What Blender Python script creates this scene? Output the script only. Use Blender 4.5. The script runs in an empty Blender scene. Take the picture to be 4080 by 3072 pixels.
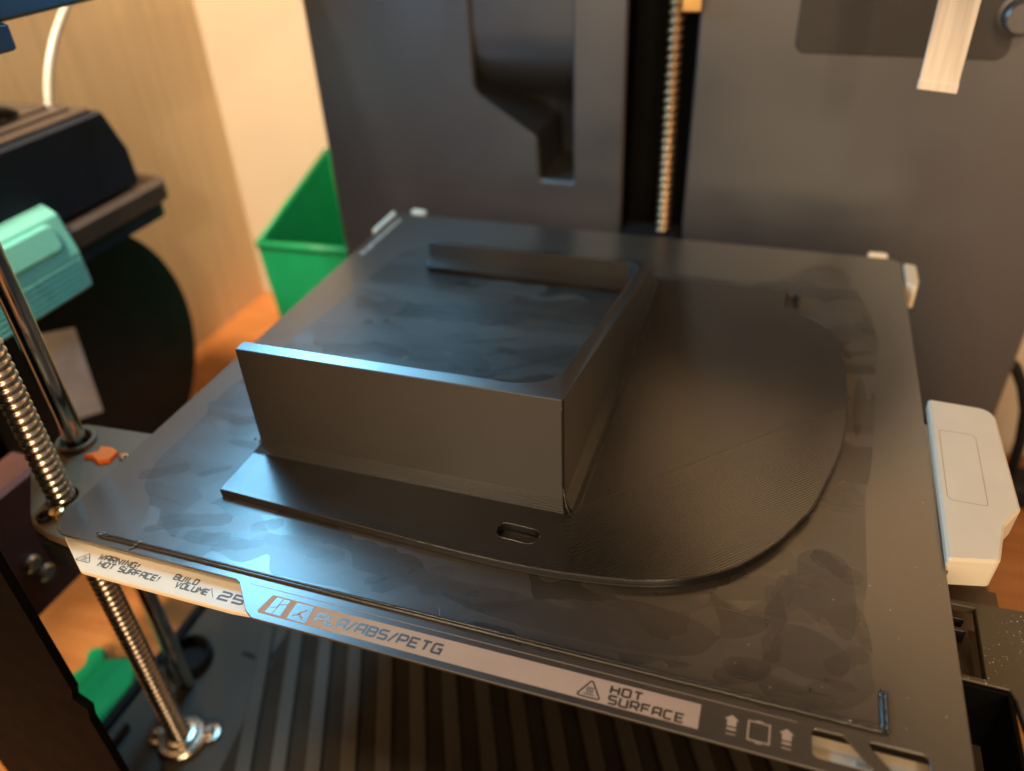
import bpy, bmesh, math, random
from mathutils import Vector, Matrix
from mathutils.geometry import tessellate_polygon
random.seed(7)
S = 0.001                       # everything below is written in millimetres
sc = bpy.context.scene
R = math.radians

# ------------------------------------------------------------------ camera
cd = bpy.data.cameras.new('camera'); cam = bpy.data.objects.new('camera', cd)
sc.collection.objects.link(cam)
cam.location = (72.08*S, -251.79*S, 173.88*S)
cam.rotation_euler = (R(55.2079), R(2.4801), R(18.4241))
cd.sensor_width = 36; cd.lens = 27.845
cd.clip_start = 0.01; cd.clip_end = 60
cd.dof.use_dof = True; cd.dof.focus_distance = 0.228; cd.dof.aperture_fstop = 7.0
sc.camera = cam

# ------------------------------------------------------------------ world, lamps, exposure
w = bpy.data.worlds.new('World'); sc.world = w; w.use_nodes = True
bg = w.node_tree.nodes['Background']
bg.inputs[0].default_value = (1.0, 0.76, 0.53, 1); bg.inputs[1].default_value = 0.28
def lamp(name, loc, target, size, power, col, size_y=None):
    l = bpy.data.lights.new(name, 'AREA'); l.energy = power; l.color = col
    l.shape = 'RECTANGLE' if size_y else 'SQUARE'; l.size = size*S
    if size_y: l.size_y = size_y*S
    o = bpy.data.objects.new(name, l); sc.collection.objects.link(o)
    o.location = Vector(loc)*S
    o.rotation_euler = (Vector(target)-Vector(loc)).to_track_quat('-Z', 'Y').to_euler()
    return o
# cool LED bar of the printer, up at the left inside
led = lamp('led_bar', (-186, 48, 182), (-40, -60, 0), 150, 0.85, (0.22, 0.64, 1.0), 44)
zl = (Vector((-186, 48, 182))-Vector((-40, -60, 0))).normalized(); xl = Vector((0, 1, 0)); xl = (xl-zl*xl.dot(zl)).normalized(); yl = zl.cross(xl)
led.rotation_euler = Matrix((xl, yl, zl)).transposed().to_euler()
# warm room lamp, above and behind the camera
lamp('room_lamp', (-100, -1500, 420), (0, 0, 60), 1900, 24, (1.0, 0.70, 0.42), 850)
lamp('side_lamp', (600, -1150, 640), (50, -60, 0), 60, 5.0, (1.0, 0.70, 0.42))
rl = lamp('wall_fill_light', (320, -900, 1000), (150, 304, 330), 150, 2.3, (1.0, 0.72, 0.44)); rl.data.spread = R(34)  # added light on the unseen wall, for a warm reflection in plate and slab
sl = bpy.data.lights.new('desk_fill_light', 'SPOT'); sl.energy = 30; sl.color = (1.0, 0.78, 0.50); sl.spot_size = R(13); sl.spot_blend = 0.6; sl.shadow_soft_size = 0.03  # added light to brighten the desk and green piece at the left
slo = bpy.data.objects.new('desk_fill_light', sl); sc.collection.objects.link(slo); slo.location = Vector((-345, -950, 520))*S
slo.rotation_euler = (Vector((-246, -70, -172))-Vector((-345, -950, 520))).to_track_quat('-Z', 'Y').to_euler()
# unseen warm lamp high at the front left, aimed at the wall corner
wl = lamp('wall_lamp', (-300, -330, 820), (-345, 290, -20), 180, 3.1, (1.0, 0.79, 0.55)); wl.data.spread = R(64)
sc.view_settings.view_transform = 'Standard'; sc.view_settings.look = 'None'
sc.view_settings.exposure = 0.0; sc.view_settings.gamma = 1.0
sc.render.engine = 'CYCLES'
sc.cycles.max_bounces = 8; sc.cycles.caustics_reflective = False; sc.cycles.caustics_refractive = False
sc.cycles.sample_clamp_indirect = 4.0

# ------------------------------------------------------------------ materials
class NT:
    def __init__(s, name):
        s.m = bpy.data.materials.new(name); s.m.use_nodes = True
        s.t = s.m.node_tree; s.n = s.t.nodes; s.l = s.t.links
        s.b = s.n['Principled BSDF']
        s.co = s.n.new('ShaderNodeTexCoord')
    def node(s, typ, **kw):
        n = s.n.new(typ)
        for k, v in kw.items():
            if k.startswith('i_'):
                key = k[2:]; key = int(key) if key.isdigit() else key.replace('_', ' ')
                if hasattr(v, 'bl_idname') or isinstance(v, bpy.types.NodeSocket): s.l.new(v, n.inputs[key])
                else: n.inputs[key].default_value = v
            else: setattr(n, k, v)
        return n
    def math(s, op, a, b=None, c=None):
        n = s.n.new('ShaderNodeMath'); n.operation = op
        for i, v in enumerate((a, b, c)):
            if v is None: continue
            if isinstance(v, bpy.types.NodeSocket): s.l.new(v, n.inputs[i])
            else: n.inputs[i].default_value = v
        return n.outputs[0]
    def mapped(s, scale=(1, 1, 1), rot=(0, 0, 0), loc=(0, 0, 0)):
        n = s.n.new('ShaderNodeMapping'); s.l.new(s.co.outputs['Object'], n.inputs[0])
        n.inputs['Scale'].default_value = scale; n.inputs['Rotation'].default_value = rot; n.inputs['Location'].default_value = loc
        return n.outputs[0]
    def noise(s, scale, vec=None, detail=3, rough=0.5, dist=0.0):
        n = s.n.new('ShaderNodeTexNoise'); n.inputs['Scale'].default_value = scale
        n.inputs['Detail'].default_value = detail; n.inputs['Roughness'].default_value = rough; n.inputs['Distortion'].default_value = dist
        s.l.new(vec if vec else s.co.outputs['Object'], n.inputs['Vector'])
        return n.outputs['Fac']
    def voro(s, scale, vec=None, out='Color', feature='F1', rnd=1.0):
        n = s.n.new('ShaderNodeTexVoronoi'); n.feature = feature; n.inputs['Scale'].default_value = scale; n.inputs['Randomness'].default_value = rnd
        s.l.new(vec if vec else s.co.outputs['Object'], n.inputs['Vector'])
        return n.outputs[out]
    def lines(s, direction, period):      # sine ridges along a direction, period in mm
        d = Vector(direction).normalized() * (2*math.pi/(period*S))
        n = s.n.new('ShaderNodeVectorMath'); n.operation = 'DOT_PRODUCT'
        s.l.new(s.co.outputs['Object'], n.inputs[0]); n.inputs[1].default_value = d
        return s.math('SINE', n.outputs['Value'])
    def ramp(s, fac, stops):
        n = s.n.new('ShaderNodeValToRGB'); s.l.new(fac, n.inputs[0])
        e = n.color_ramp.elements
        while len(e) < len(stops): e.new(0.5)
        for el, (p, c) in zip(e, stops):
            el.position = p; el.color = (c, c, c, 1) if not hasattr(c, '__len__') else (*c, 1)
        return n.outputs[0]
    def maprange(s, v, a, b, c, d):
        n = s.n.new('ShaderNodeMapRange'); s.l.new(v, n.inputs[0])
        for i, q in enumerate((a, b, c, d)): n.inputs[i+1].default_value = q
        return n.outputs[0]
    def bump(s, h, dist, strength=1.0, normal=None):
        n = s.n.new('ShaderNodeBump'); s.l.new(h, n.inputs['Height'])
        n.inputs['Distance'].default_value = dist*S; n.inputs['Strength'].default_value = strength
        if normal: s.l.new(normal, n.inputs['Normal'])
        return n.outputs[0]
    def set(s, **kw):
        for k, v in kw.items():
            key = k.replace('_', ' ')
            if isinstance(v, bpy.types.NodeSocket): s.l.new(v, s.b.inputs[key])
            else: s.b.inputs[key].default_value = v
        return s
def C(r, g, b): return (r, g, b, 1)
def plain(name, col, rough=0.5, metal=0.0, var=0.12, nscale=60, bumpd=0.0, bscale=900, spec=0.5, coat=0.0):
    t = NT(name)
    n = t.noise(nscale, detail=4)
    a = t.ramp(n, [(0.3, tuple(c*(1-var) for c in col)), (0.7, tuple(min(1, c*(1+var)) for c in col))])
    t.set(Base_Color=a, Metallic=metal, Specular_IOR_Level=spec, Coat_Weight=coat, Coat_Roughness=0.34)
    t.set(Roughness=t.maprange(t.noise(nscale*2.3, detail=3), 0.3, 0.7, max(0.02, rough-0.05), rough+0.05))
    if bumpd: t.set(Normal=t.bump(t.noise(bscale, detail=3), bumpd))
    return t.m

def mk_plate():
    t = NT('plate_coating')
    fine = t.noise(2600, detail=2)
    wear = t.noise(26, detail=5, rough=0.6)
    t.set(Base_Color=t.ramp(wear, [(0.3, (0.040, 0.033, 0.025)), (0.7, (0.049, 0.040, 0.031))]), Specular_IOR_Level=0.8, Coat_Weight=0.6, Coat_Roughness=0.24)
    t.set(Roughness=t.maprange(wear, 0.3, 0.7, 0.28, 0.33), Normal=t.bump(fine, 0.002))
    return t.m
def mk_glue(name, base, r0, r1, seed, alpha):
    t = NT(name)
    warp = t.node('ShaderNodeVectorMath', operation='ADD')
    nz = t.n.new('ShaderNodeTexNoise'); nz.inputs['Scale'].default_value = 45; nz.inputs['Detail'].default_value = 2
    t.l.new(t.co.outputs['Object'], nz.inputs['Vector'])
    sc_ = t.node('ShaderNodeVectorMath', operation='SCALE'); t.l.new(nz.outputs['Color'], sc_.inputs[0]); sc_.inputs['Scale'].default_value = 0.03
    mp = t.mapped((0.55, 1.6, 1), (0, 0, R(28)), (seed, seed*2, 0))
    t.l.new(mp, warp.inputs[0]); t.l.new(sc_.outputs[0], warp.inputs[1])
    cell = t.voro(48, warp.outputs[0], 'Color')
    sep = t.node('ShaderNodeSeparateColor'); t.l.new(cell, sep.inputs[0])
    stroke = t.noise(70, t.mapped((0.16, 1.8, 1), (0, 0, R(20)), (seed, 0, 0)), detail=5, rough=0.65)
    tone = t.math('ADD', t.math('MULTIPLY', sep.outputs[0], 0.55), t.math('MULTIPLY', stroke, 0.6))
    t.set(Base_Color=t.ramp(tone, [(0.25, tuple(c*0.80 for c in base)), (0.85, tuple(c*1.35 for c in base))]))
    t.set(Roughness=t.maprange(tone, 0.25, 0.9, r0, r1), Specular_IOR_Level=0.9, Coat_Weight=0.45, Coat_Roughness=0.22)
    b1 = t.bump(t.noise(260, detail=3, rough=0.6), 0.02, 0.3)
    t.set(Normal=t.bump(stroke, 0.05, 0.5, b1))
    if alpha < 1: t.set(Alpha=t.maprange(tone, 0.2, 0.9, alpha*0.75, min(1, alpha*1.25)))
    return t.m
def mk_print_top():
    t = NT('printed_top_surface')
    ln = t.lines((1, -1, 0), 0.85)
    big = t.noise(40, detail=3)
    jig = t.noise(900, t.mapped((1, 0.25, 1), (0, 0, R(45))), detail=2)
    t.set(Base_Color=t.ramp(big, [(0.3, (0.010, 0.009, 0.008)), (0.7, (0.013, 0.011, 0.010))]), Specular_IOR_Level=1.0)
    t.set(Roughness=t.maprange(big, 0.3, 0.7, 0.20, 0.25))
    t.set(Normal=t.bump(ln, 0.022, 0.8, t.bump(jig, 0.015, 0.3)))
    return t.m
def mk_print_rim():
    t = NT('printed_rim_surface')
    ln = t.lines((1, 1, 0), 0.62)
    jig = t.noise(1500, detail=2)
    t.set(Base_Color=C(0.012, 0.011, 0.010), Roughness=0.28, Specular_IOR_Level=1.0, Coat_Weight=0.7, Coat_Roughness=0.22)
    t.set(Normal=t.bump(ln, 0.040, 0.9, t.bump(jig, 0.03, 0.4)))
    return t.m
def mk_print_side():
    t = NT('printed_layer_surface')
    lay = t.noise(1, t.mapped((18, 18, 3200)), detail=2)
    ring = t.noise(1, t.mapped((240, 240, 12)), detail=3)
    slow = t.noise(30, detail=2)
    t.set(Base_Color=C(0.009, 0.0075, 0.0055), Specular_IOR_Level=0.85, Anisotropic=0.9)
    tg = t.node('ShaderNodeCombineXYZ'); tg.inputs[2].default_value = 1.0; t.set(Tangent=tg.outputs[0])
    t.set(Roughness=t.maprange(slow, 0.3, 0.7, 0.40, 0.47))
    t.set(Normal=t.bump(lay, 0.012, 0.4, t.bump(ring, 0.04, 0.45)))
    return t.m
def mk_print_edge():
    t = NT('printed_edge_surface')
    lay = t.noise(1, t.mapped((30, 30, 3200)), detail=2)
    t.set(Base_Color=C(0.008, 0.007, 0.006), Roughness=0.30, Specular_IOR_Level=0.7, Anisotropic=0.85)
    tg = t.node('ShaderNodeCombineXYZ'); tg.inputs[2].default_value = 1.0; t.set(Tangent=tg.outputs[0])
    t.set(Normal=t.bump(lay, 0.03, 0.5))
    return t.m
def mk_wall(name, col, grain):
    t = NT(name)
    g = t.noise(1, t.mapped((150, 150, 5)), detail=5, rough=0.6)
    s = t.noise(9, detail=4)
    f = t.math('ADD', t.math('MULTIPLY', g, grain), t.math('MULTIPLY', s, 0.25))
    t.set(Base_Color=t.ramp(f, [(0.1, tuple(c*0.80 for c in col)), (0.7, tuple(min(1, c*1.1) for c in col))]), Roughness=0.7)
    return t.m
def mk_wood():
    t = NT('desk_wood')
    g = t.noise(1, t.mapped((14, 130, 130), (0, 0, R(90))), detail=6, rough=0.65, dist=0.4)
    t.set(Base_Color=t.ramp(g, [(0.25, (0.34, 0.115, 0.030)), (0.5, (0.50, 0.19, 0.052)), (0.8, (0.60, 0.26, 0.085))]), Roughness=0.38)
    return t.m
def mk_speckle():
    t = NT('speckled_black_metal')
    d = t.voro(900, None, 'Distance')
    dens = t.noise(80, detail=3)
    k = t.math('LESS_THAN', d, t.maprange(dens, 0.42, 0.75, 0.02, 0.20))
    mx = t.node('ShaderNodeMix', data_type='RGBA'); t.l.new(k, mx.inputs[0])
    mx.inputs[6].default_value = C(0.062, 0.048, 0.030); mx.inputs[7].default_value = C(0.75, 0.66, 0.52)
    t.set(Base_Color=mx.outputs[2], Roughness=0.42, Normal=t.bump(t.noise(700, detail=4), 0.08))
    return t.m
def mk_fabric():
    t = NT('woven_white_strap')
    a = t.lines((1, 0, 0.6), 0.55); b = t.lines((-0.6, 0, 1), 0.55)
    h = t.math('MULTIPLY', a, b)
    st = t.noise(1, t.mapped((420, 420, 22)), detail=4)
    t.set(Base_Color=t.ramp(st, [(0.25, (0.52, 0.47, 0.40)), (0.6, (0.78, 0.72, 0.63))]), Roughness=0.8, Normal=t.bump(h, 0.12, 0.7))
    return t.m
M = dict(
    plate=mk_plate(),
    glue=mk_glue('dried_glue', (0.034, 0.028, 0.022), 0.28, 0.44, 0.0, 0.85),
    glue2=mk_glue('dried_glue_second_coat', (0.048, 0.040, 0.032), 0.30, 0.46, 3.1, 0.34),
    glue3=mk_glue('thick_glue_daub', (0.034, 0.028, 0.022), 0.24, 0.34, 5.7, 0.24),
    top=mk_print_top(), rim=mk_print_rim(), side=mk_print_side(), edge=mk_print_edge(),
    purge=plain('purge_plastic', (0.030, 0.026, 0.022), 0.16, spec=0.7, bumpd=0.06, bscale=700),
    strip=plain('pale_plate_print', (0.42, 0.315, 0.245), 0.75, var=0.05, spec=0.15),
    ink=plain('dark_lettering', (0.055, 0.046, 0.040), 0.40, var=0.05),
    greyink=plain('grey_lettering', (0.10, 0.088, 0.07), 0.5, var=0.05),
    cream=plain('cream_plastic', (0.72, 0.62, 0.47), 0.42, var=0.03, bumpd=0.01),
    white=plain('white_plastic', (0.76, 0.70, 0.57), 0.45, var=0.03, bumpd=0.01),
    panel=plain('dark_grey_panel', (0.037, 0.040, 0.045), 0.36, spec=1.0, coat=0.4, var=0.05, nscale=14, bumpd=0.02, bscale=1500),
    pad=plain('charcoal_panel_inset', (0.026, 0.023, 0.021), 0.5, var=0.05),
    flat=plain('flat_black_metal', (0.003, 0.003, 0.003), 0.6, spec=0.05),
    black=plain('black_plastic', (0.009, 0.009, 0.010), 0.55, spec=0.25, var=0.1, bumpd=0.02),
    blackmetal=plain('black_metal', (0.020, 0.018, 0.016), 0.38, var=0.1),
    rear_screw=plain('brassy_screw_steel', (0.38, 0.25, 0.14), 0.36, 1.0, var=0.08),
    redbrown=plain('reddish_brown_plastic', (0.13, 0.055, 0.042), 0.45, var=0.15),
    brown=plain('bronze_grey_bracket', (0.15, 0.095, 0.050), 0.45, var=0.08, bumpd=0.02),
    tray=plain('grey_brown_tray', (0.090, 0.074, 0.054), 0.6, spec=0.3, var=0.08, nscale=20),
    groove_shade=plain('tray_groove_shade', (0.050, 0.039, 0.028), 0.75, spec=0.05),  # shade between the tray ribs put into the colour
    steel=plain('polished_steel', (0.62, 0.58, 0.53), 0.14, 1.0, var=0.04),
    screw=plain('lead_screw_steel', (0.66, 0.58, 0.47), 0.26, 1.0, var=0.08),
    brass=plain('brass_nut', (0.75, 0.47, 0.18), 0.3, 1.0, var=0.08),
    orange=plain('orange_plastic', (0.92, 0.16, 0.015), 0.4, var=0.04),
    teal=plain('teal_plastic', (0.24, 0.78, 0.68), 0.30, var=0.05, bumpd=0.02),
    green=plain('green_plastic', (0.007, 0.30, 0.115), 0.42, var=0.06, bumpd=0.03),
    beam_blue_lit=plain('black_beam_blue_sheen', (0.016, 0.045, 0.080), 0.4),  # black beam, blue light falling on it put into the colour
    black_blue_lit=plain('black_plastic_blue_sheen', (0.014, 0.024, 0.044), 0.38, var=0.1),  # black plastic with the room's blue light put into the colour
    lid=plain('tan_lit_box_top', (0.085, 0.066, 0.055), 0.42, var=0.08),  # warm light on the black box's upper faces put into the colour
    spool=plain('black_spool_plastic', (0.008, 0.013, 0.018), 0.45, spec=0.2),
    paper=plain('paper_label', (0.76, 0.77, 0.80), 0.7, var=0.16, nscale=55),
    tube=plain('white_tube', (0.60, 0.58, 0.54), 0.3, var=0.03),
    wall_a=mk_wall('grained_tan_wall', (0.70, 0.54, 0.35), 0.80),
    wall_b=mk_wall('cream_wall', (0.64, 0.53, 0.40), 0.10),
    wood=mk_wood(), speckle=mk_speckle(), fabric=mk_fabric(),
)

# ------------------------------------------------------------------ helpers
def thing(name, label, cat, loc, group=None, kind=None):
    o = bpy.data.objects.new(name, None); sc.collection.objects.link(o)
    o.location = Vector(loc)*S; o.empty_display_size = 0.02
    o['label'] = label; o['category'] = cat
    if group: o['group'] = group
    if kind: o['kind'] = kind
    return o
def root_loc(p):
    v = Vector((0, 0, 0))
    while p is not None: v += p.location; p = p.parent
    return v
def build(name, bm, mat, parent=None, smooth=False, label=None, kind=None, recalc=True):
    if recalc: bmesh.ops.recalc_face_normals(bm, faces=bm.faces)
    me = bpy.data.meshes.new(name)
    bmesh.ops.scale(bm, vec=(S, S, S), verts=bm.verts)
    for f in bm.faces: f.smooth = smooth
    bm.to_mesh(me); bm.free()
    mats = mat if isinstance(mat, (list, tuple)) else [mat]
    for m in mats: me.materials.append(m)
    o = bpy.data.objects.new(name, me); sc.collection.objects.link(o)
    if parent is not None:
        o.parent = parent; o.matrix_parent_inverse = Matrix.Translation(-parent.location) if parent.parent is None else Matrix()
    if label: o['label'] = label
    if kind: o['kind'] = kind
    return o
def area2(p): return sum(p[i][0]*p[(i+1) % len(p)][1]-p[(i+1) % len(p)][0]*p[i][1] for i in range(len(p)))
def offset(poly, d):                       # d > 0 goes inward for a counter-clockwise loop
    n = len(poly); out = []
    for i in range(n):
        a, b, c = Vector(poly[i-1]), Vector(poly[i]), Vector(poly[(i+1) % n])
        u = (b-a).normalized(); v = (c-b).normalized()
        nu = Vector((-u.y, u.x)); nv = Vector((-v.y, v.x))
        m = nu+nv
        k = m.length
        m = m/k if k > 1e-6 else nu
        out.append(tuple(b+m*(d/max(0.4, m.dot(nu)))))
    return out
def rounded(poly, r, seg=5):
    n = len(poly); rr = r if hasattr(r, '__len__') else [r]*n; out = []
    for i in range(n):
        a, b, c = Vector(poly[i-1]), Vector(poly[i]), Vector(poly[(i+1) % n])
        if rr[i] <= 0: out.append(tuple(b)); continue
        u = (a-b).normalized(); v = (c-b).normalized()
        ang = u.angle(v); t = min(rr[i]/math.tan(ang/2), 0.48*(a-b).length, 0.48*(c-b).length)
        rad = t*math.tan(ang/2); ctr = b+(u+v).normalized()*(rad/math.sin(ang/2))
        p, q = b+u*t, b+v*t
        a0 = math.atan2(p.y-ctr.y, p.x-ctr.x); a1 = math.atan2(q.y-ctr.y, q.x-ctr.x)
        da = (a1-a0+math.pi) % (2*math.pi)-math.pi
        out += [(ctr.x+rad*math.cos(a0+da*k/seg), ctr.y+rad*math.sin(a0+da*k/seg)) for k in range(seg+1)]
    return out
def prism(bm, outer, levels, holes=(), to3=lambda u, v, w: (u, v, w), capmat=0, sidemat=0, bottom=True, topmat=None):
    if area2(outer) < 0: outer = outer[::-1]
    holes = [h if area2(h) < 0 else h[::-1] for h in holes]
    loops = [outer]+list(holes); rings = []
    for w, ins in levels:
        lv = []
        for lp in loops:
            lv.append([bm.verts.new(to3(p[0], p[1], w(p[0], p[1]) if callable(w) else w)) for p in (offset(lp, ins) if ins else lp)])
        rings.append(lv)
    for k in range(len(levels)-1):
        for li in range(len(loops)):
            A, B = rings[k][li], rings[k+1][li]; n = len(A)
            for i in range(n):
                f = bm.faces.new((A[i], A[(i+1) % n], B[(i+1) % n], B[i])); f.material_index = sidemat
    for k, flip in ((0, True), (len(levels)-1, False)):
        if k == 0 and not bottom: continue
        mi = topmat if (topmat is not None and not flip) else capmat
        if not holes and len(outer) <= 8:
            vs = rings[k][0]; f = bm.faces.new(vs[::-1] if flip else vs); f.material_index = mi
        else:
            ins = levels[k][1]
            co = [[Vector((p[0], p[1], 0)) for p in (offset(lp, ins) if ins else lp)] for lp in loops]
            flat = [v for lv in rings[k] for v in lv]
            for tri in tessellate_polygon(co):
                try: f = bm.faces.new([flat[i] for i in tri]); f.material_index = mi
                except ValueError: pass
    return bm
def XZ(y0): return lambda u, v, w: (u, y0+w, v)        # outline in x,z; w goes to +y
def YZ(x0): return lambda u, v, w: (x0+w, u, v)        # outline in y,z; w goes to +x
def box(bm, x0, x1, y0, y1, z0, z1, bev=0.0):
    o = [(x0, y0), (x1, y0), (x1, y1), (x0, y1)]
    if bev: prism(bm, o, [(z0, bev), (z0+bev, 0), (z1-bev, 0), (z1, bev)])
    else: prism(bm, o, [(z0, 0), (z1, 0)])
    return bm
def circle(cx, cy, r, n=32): return [(cx+r*math.cos(2*math.pi*i/n), cy+r*math.sin(2*math.pi*i/n)) for i in range(n)]
def tube(bm, pts, rad, seg=10, cap=True):
    rings = []; up = Vector((0.13, 0.2, 1)).normalized()
    pts = [Vector(p) for p in pts]
    for i, p in enumerate(pts):
        t = (pts[min(i+1, len(pts)-1)]-pts[max(i-1, 0)]).normalized()
        s = t.cross(up); s = s.normalized() if s.length > 1e-3 else t.cross(Vector((1, 0, 0))).normalized()
        n = s.cross(t)
        r = rad(i) if callable(rad) else rad
        rings.append([bm.verts.new(p+(s*math.cos(a)+n*math.sin(a))*r) for a in [2*math.pi*k/seg for k in range(seg)]])
    for a, b in zip(rings, rings[1:]):
        for k in range(seg): bm.faces.new((a[k], a[(k+1) % seg], b[(k+1) % seg], b[k]))
    if cap: bm.faces.new(rings[0][::-1]); bm.faces.new(rings[-1])
    return bm
def lathe(bm, cx, cy, prof, n=32):
    rings = [[bm.verts.new((cx+r*math.cos(2*math.pi*k/n), cy+r*math.sin(2*math.pi*k/n), z)) for k in range(n)] for r, z in prof]
    for a, b in zip(rings, rings[1:]):
        for k in range(n): bm.faces.new((a[k], a[(k+1) % n], b[(k+1) % n], b[k]))
    return bm
def stroke(bm, pts, wd, z, closed=False, to3=lambda u, v, w: (u, v, w)):
    n = len(pts); P = [Vector(p) for p in pts]; L = []; Rr = []
    for i in range(n):
        if closed or 0 < i < n-1:
            u = (P[i]-P[i-1]).normalized(); v = (P[(i+1) % n]-P[i]).normalized()
        elif i == 0: u = v = (P[1]-P[0]).normalized()
        else: u = v = (P[-1]-P[-2]).normalized()
        m = (Vector((-u.y, u.x))+Vector((-v.y, v.x)))
        m = m.normalized() if m.length > 1e-6 else Vector((-u.y, u.x))
        k = wd/2/max(0.5, m.dot(Vector((-u.y, u.x))))
        a, b = P[i]+m*k, P[i]-m*k
        L.append(bm.verts.new(to3(a.x, a.y, z))); Rr.append(bm.verts.new(to3(b.x, b.y, z)))
    for i in range(n if closed else n-1):
        j = (i+1) % n; bm.faces.new((L[i], Rr[i], Rr[j], L[j]))
GL = {
 'P': [[(0,0),(0,6)],[(-.5,6),(3.3,6),(4,5.3),(4,3.2),(3.3,2.5),(0,2.5)]], 'L': [[(0,6),(0,0),(4,0)]],
 'A': [[(0,0),(0,5.2),(.8,6),(4,6),(4,0)],[(0,2.4),(4,2.4)]],
 'B': [[(0,0),(0,6)],[(-.5,6),(3.4,6),(4,5.4),(4,3.6),(3.4,3),(4,2.4),(4,.6),(3.4,0),(-.5,0)],[(0,3),(3.4,3)]],
 'S': [[(4,6),(.6,6),(0,5.4),(0,3.6),(.6,3),(3.4,3),(4,2.4),(4,.6),(3.4,0),(0,0)]],
 'E': [[(4,6),(0,6),(0,0),(4,0)],[(0,3),(3.5,3)]], 'T': [[(0,6),(4,6)],[(2,6),(2,0)]],
 'G': [[(4,6),(.6,6),(0,5.4),(0,.6),(.6,0),(4,0),(4,3),(2.2,3)]],
 'H': [[(0,0),(0,6)],[(4,0),(4,6)],[(0,3),(4,3)]],
 'O': [[(.6,0),(0,.6),(0,5.4),(.6,6),(3.4,6),(4,5.4),(4,.6),(3.4,0),(.6,0)]],
 'U': [[(0,6),(0,.6),(.6,0),(4,0),(4,6)]],
 'R': [[(0,0),(0,6)],[(-.5,6),(3.3,6),(4,5.3),(4,3.2),(3.3,2.5),(0,2.5)],[(2,2.5),(4,0)]],
 'F': [[(4,6),(0,6),(0,0)],[(0,3),(3.5,3)]], 'C': [[(4,6),(.6,6),(0,5.4),(0,.6),(.6,0),(4,0)]],
 'W': [[(0,6),(.7,0),(2,3.6),(3.3,0),(4,6)]], 'N': [[(0,0),(0,6),(4,0),(4,6)]], 'I': [[(.8,0),(.8,6)]],
 'D': [[(0,0),(0,6)],[(-.5,6),(3.2,6),(4,5.2),(4,.8),(3.2,0),(-.5,0)]], 'V': [[(0,6),(2,0),(4,6)]],
 'M': [[(0,0),(0,6),(2,3),(4,6),(4,0)]],
 '2': [[(0,6),(3.4,6),(4,5.4),(4,3.6),(3.4,3),(.6,3),(0,2.4),(0,0),(4,0)]],
 '5': [[(4,6),(0,6),(0,3),(3.4,3),(4,2.4),(4,.6),(3.4,0),(0,0)]],
 '6': [[(4,6),(.6,6),(0,5.4),(0,.6),(.6,0),(4,0),(4,3),(0,3)]],
 '!': [[(.8,6),(.8,2)],[(.8,.9),(.8,0)]], '/': [[(0,-.4),(2.4,6.4)]],
}
WID = {'I': 1.6, '!': 1.6, '/': 2.4, ' ': 2.5}
def text(bm, s, x0, y0, width, height, z, sw=1.15, gap=1.9, slant=0.0):
    zi = 0
    tot = sum(WID.get(c, 4.0) for c in s)+gap*(len(s)-1)
    kx = width/tot; ky = height/6.0; x = 0.0; wd = sw*(kx+ky)/2
    for c in s:
        for pl in GL.get(c, []):
            stroke(bm, [(x0+(x+p[0])*kx+slant*p[1]*ky, y0+p[1]*ky) for p in pl], wd, z+0.0012*(zi % 3)); zi += 1
        x += WID.get(c, 4.0)+gap
def hot_icon(bm, cx, y0, wd, ht, z):
    tri = [(cx-wd/2, y0), (cx+wd/2, y0), (cx, y0+ht)]
    stroke(bm, rounded(tri, ht*0.08, 3), ht*0.085, z, closed=True)
    for k in (-1, 0, 1):
        x = cx+k*wd*0.10
        stroke(bm, [(x-.03*wd, y0+.26*ht), (x+.03*wd, y0+.34*ht), (x-.03*wd, y0+.44*ht), (x+.03*wd, y0+.54*ht), (x, y0+.60*ht)], ht*0.055, z)
    stroke(bm, [(cx-.22*wd, y0+.17*ht), (cx+.22*wd, y0+.17*ht)], ht*0.055, z)
def lead_screw_bm(cx, cy, z0, z1, rad, depth, pitch, seg=28, sub=8):
    bm = bmesh.new(); rows = int((z1-z0)/pitch*sub); rings = []
    for i in range(rows+1):
        z = z0+(z1-z0)*i/rows; ring = []
        for k in range(seg):
            a = 2*math.pi*k/seg; ph = ((z-z0)/pitch-k/seg) % 1.0
            h = 0.5-0.5*math.cos(2*math.pi*ph); h = h**0.6
            r = rad-depth*(1-h)
            ring.append(bm.verts.new((cx+r*math.cos(a), cy+r*math.sin(a), z)))
        rings.append(ring)
    for a, b in zip(rings, rings[1:]):
        for k in range(seg): bm.faces.new((a[k], a[(k+1) % seg], b[(k+1) % seg], b[k]))
    bm.faces.new(rings[0][::-1]); bm.faces.new(rings[-1])
    return bm

# ------------------------------------------------------------------ setting: desk and walls
DZ = -172.0
def struct(name, bm, m):
    o = build(name, bm, m); o['kind'] = 'structure'; return o
struct('desk', box(bmesh.new(), -376, 1500, -900, 1600, DZ-30, DZ), M['wood'])
struct('wall', box(bmesh.new(), -470, -376, -900, 304, DZ-30, 1200), M['wall_a'])
struct('wall', box(bmesh.new(), -470, 1500, 304, 380, DZ+0.5, 1200), M['wall_b'])

# ------------------------------------------------------------------ the printer
PR = thing('printer', 'dark grey open printer with its bed, back panel, screws and rods', 'printer', (0, 0, DZ))
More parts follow.
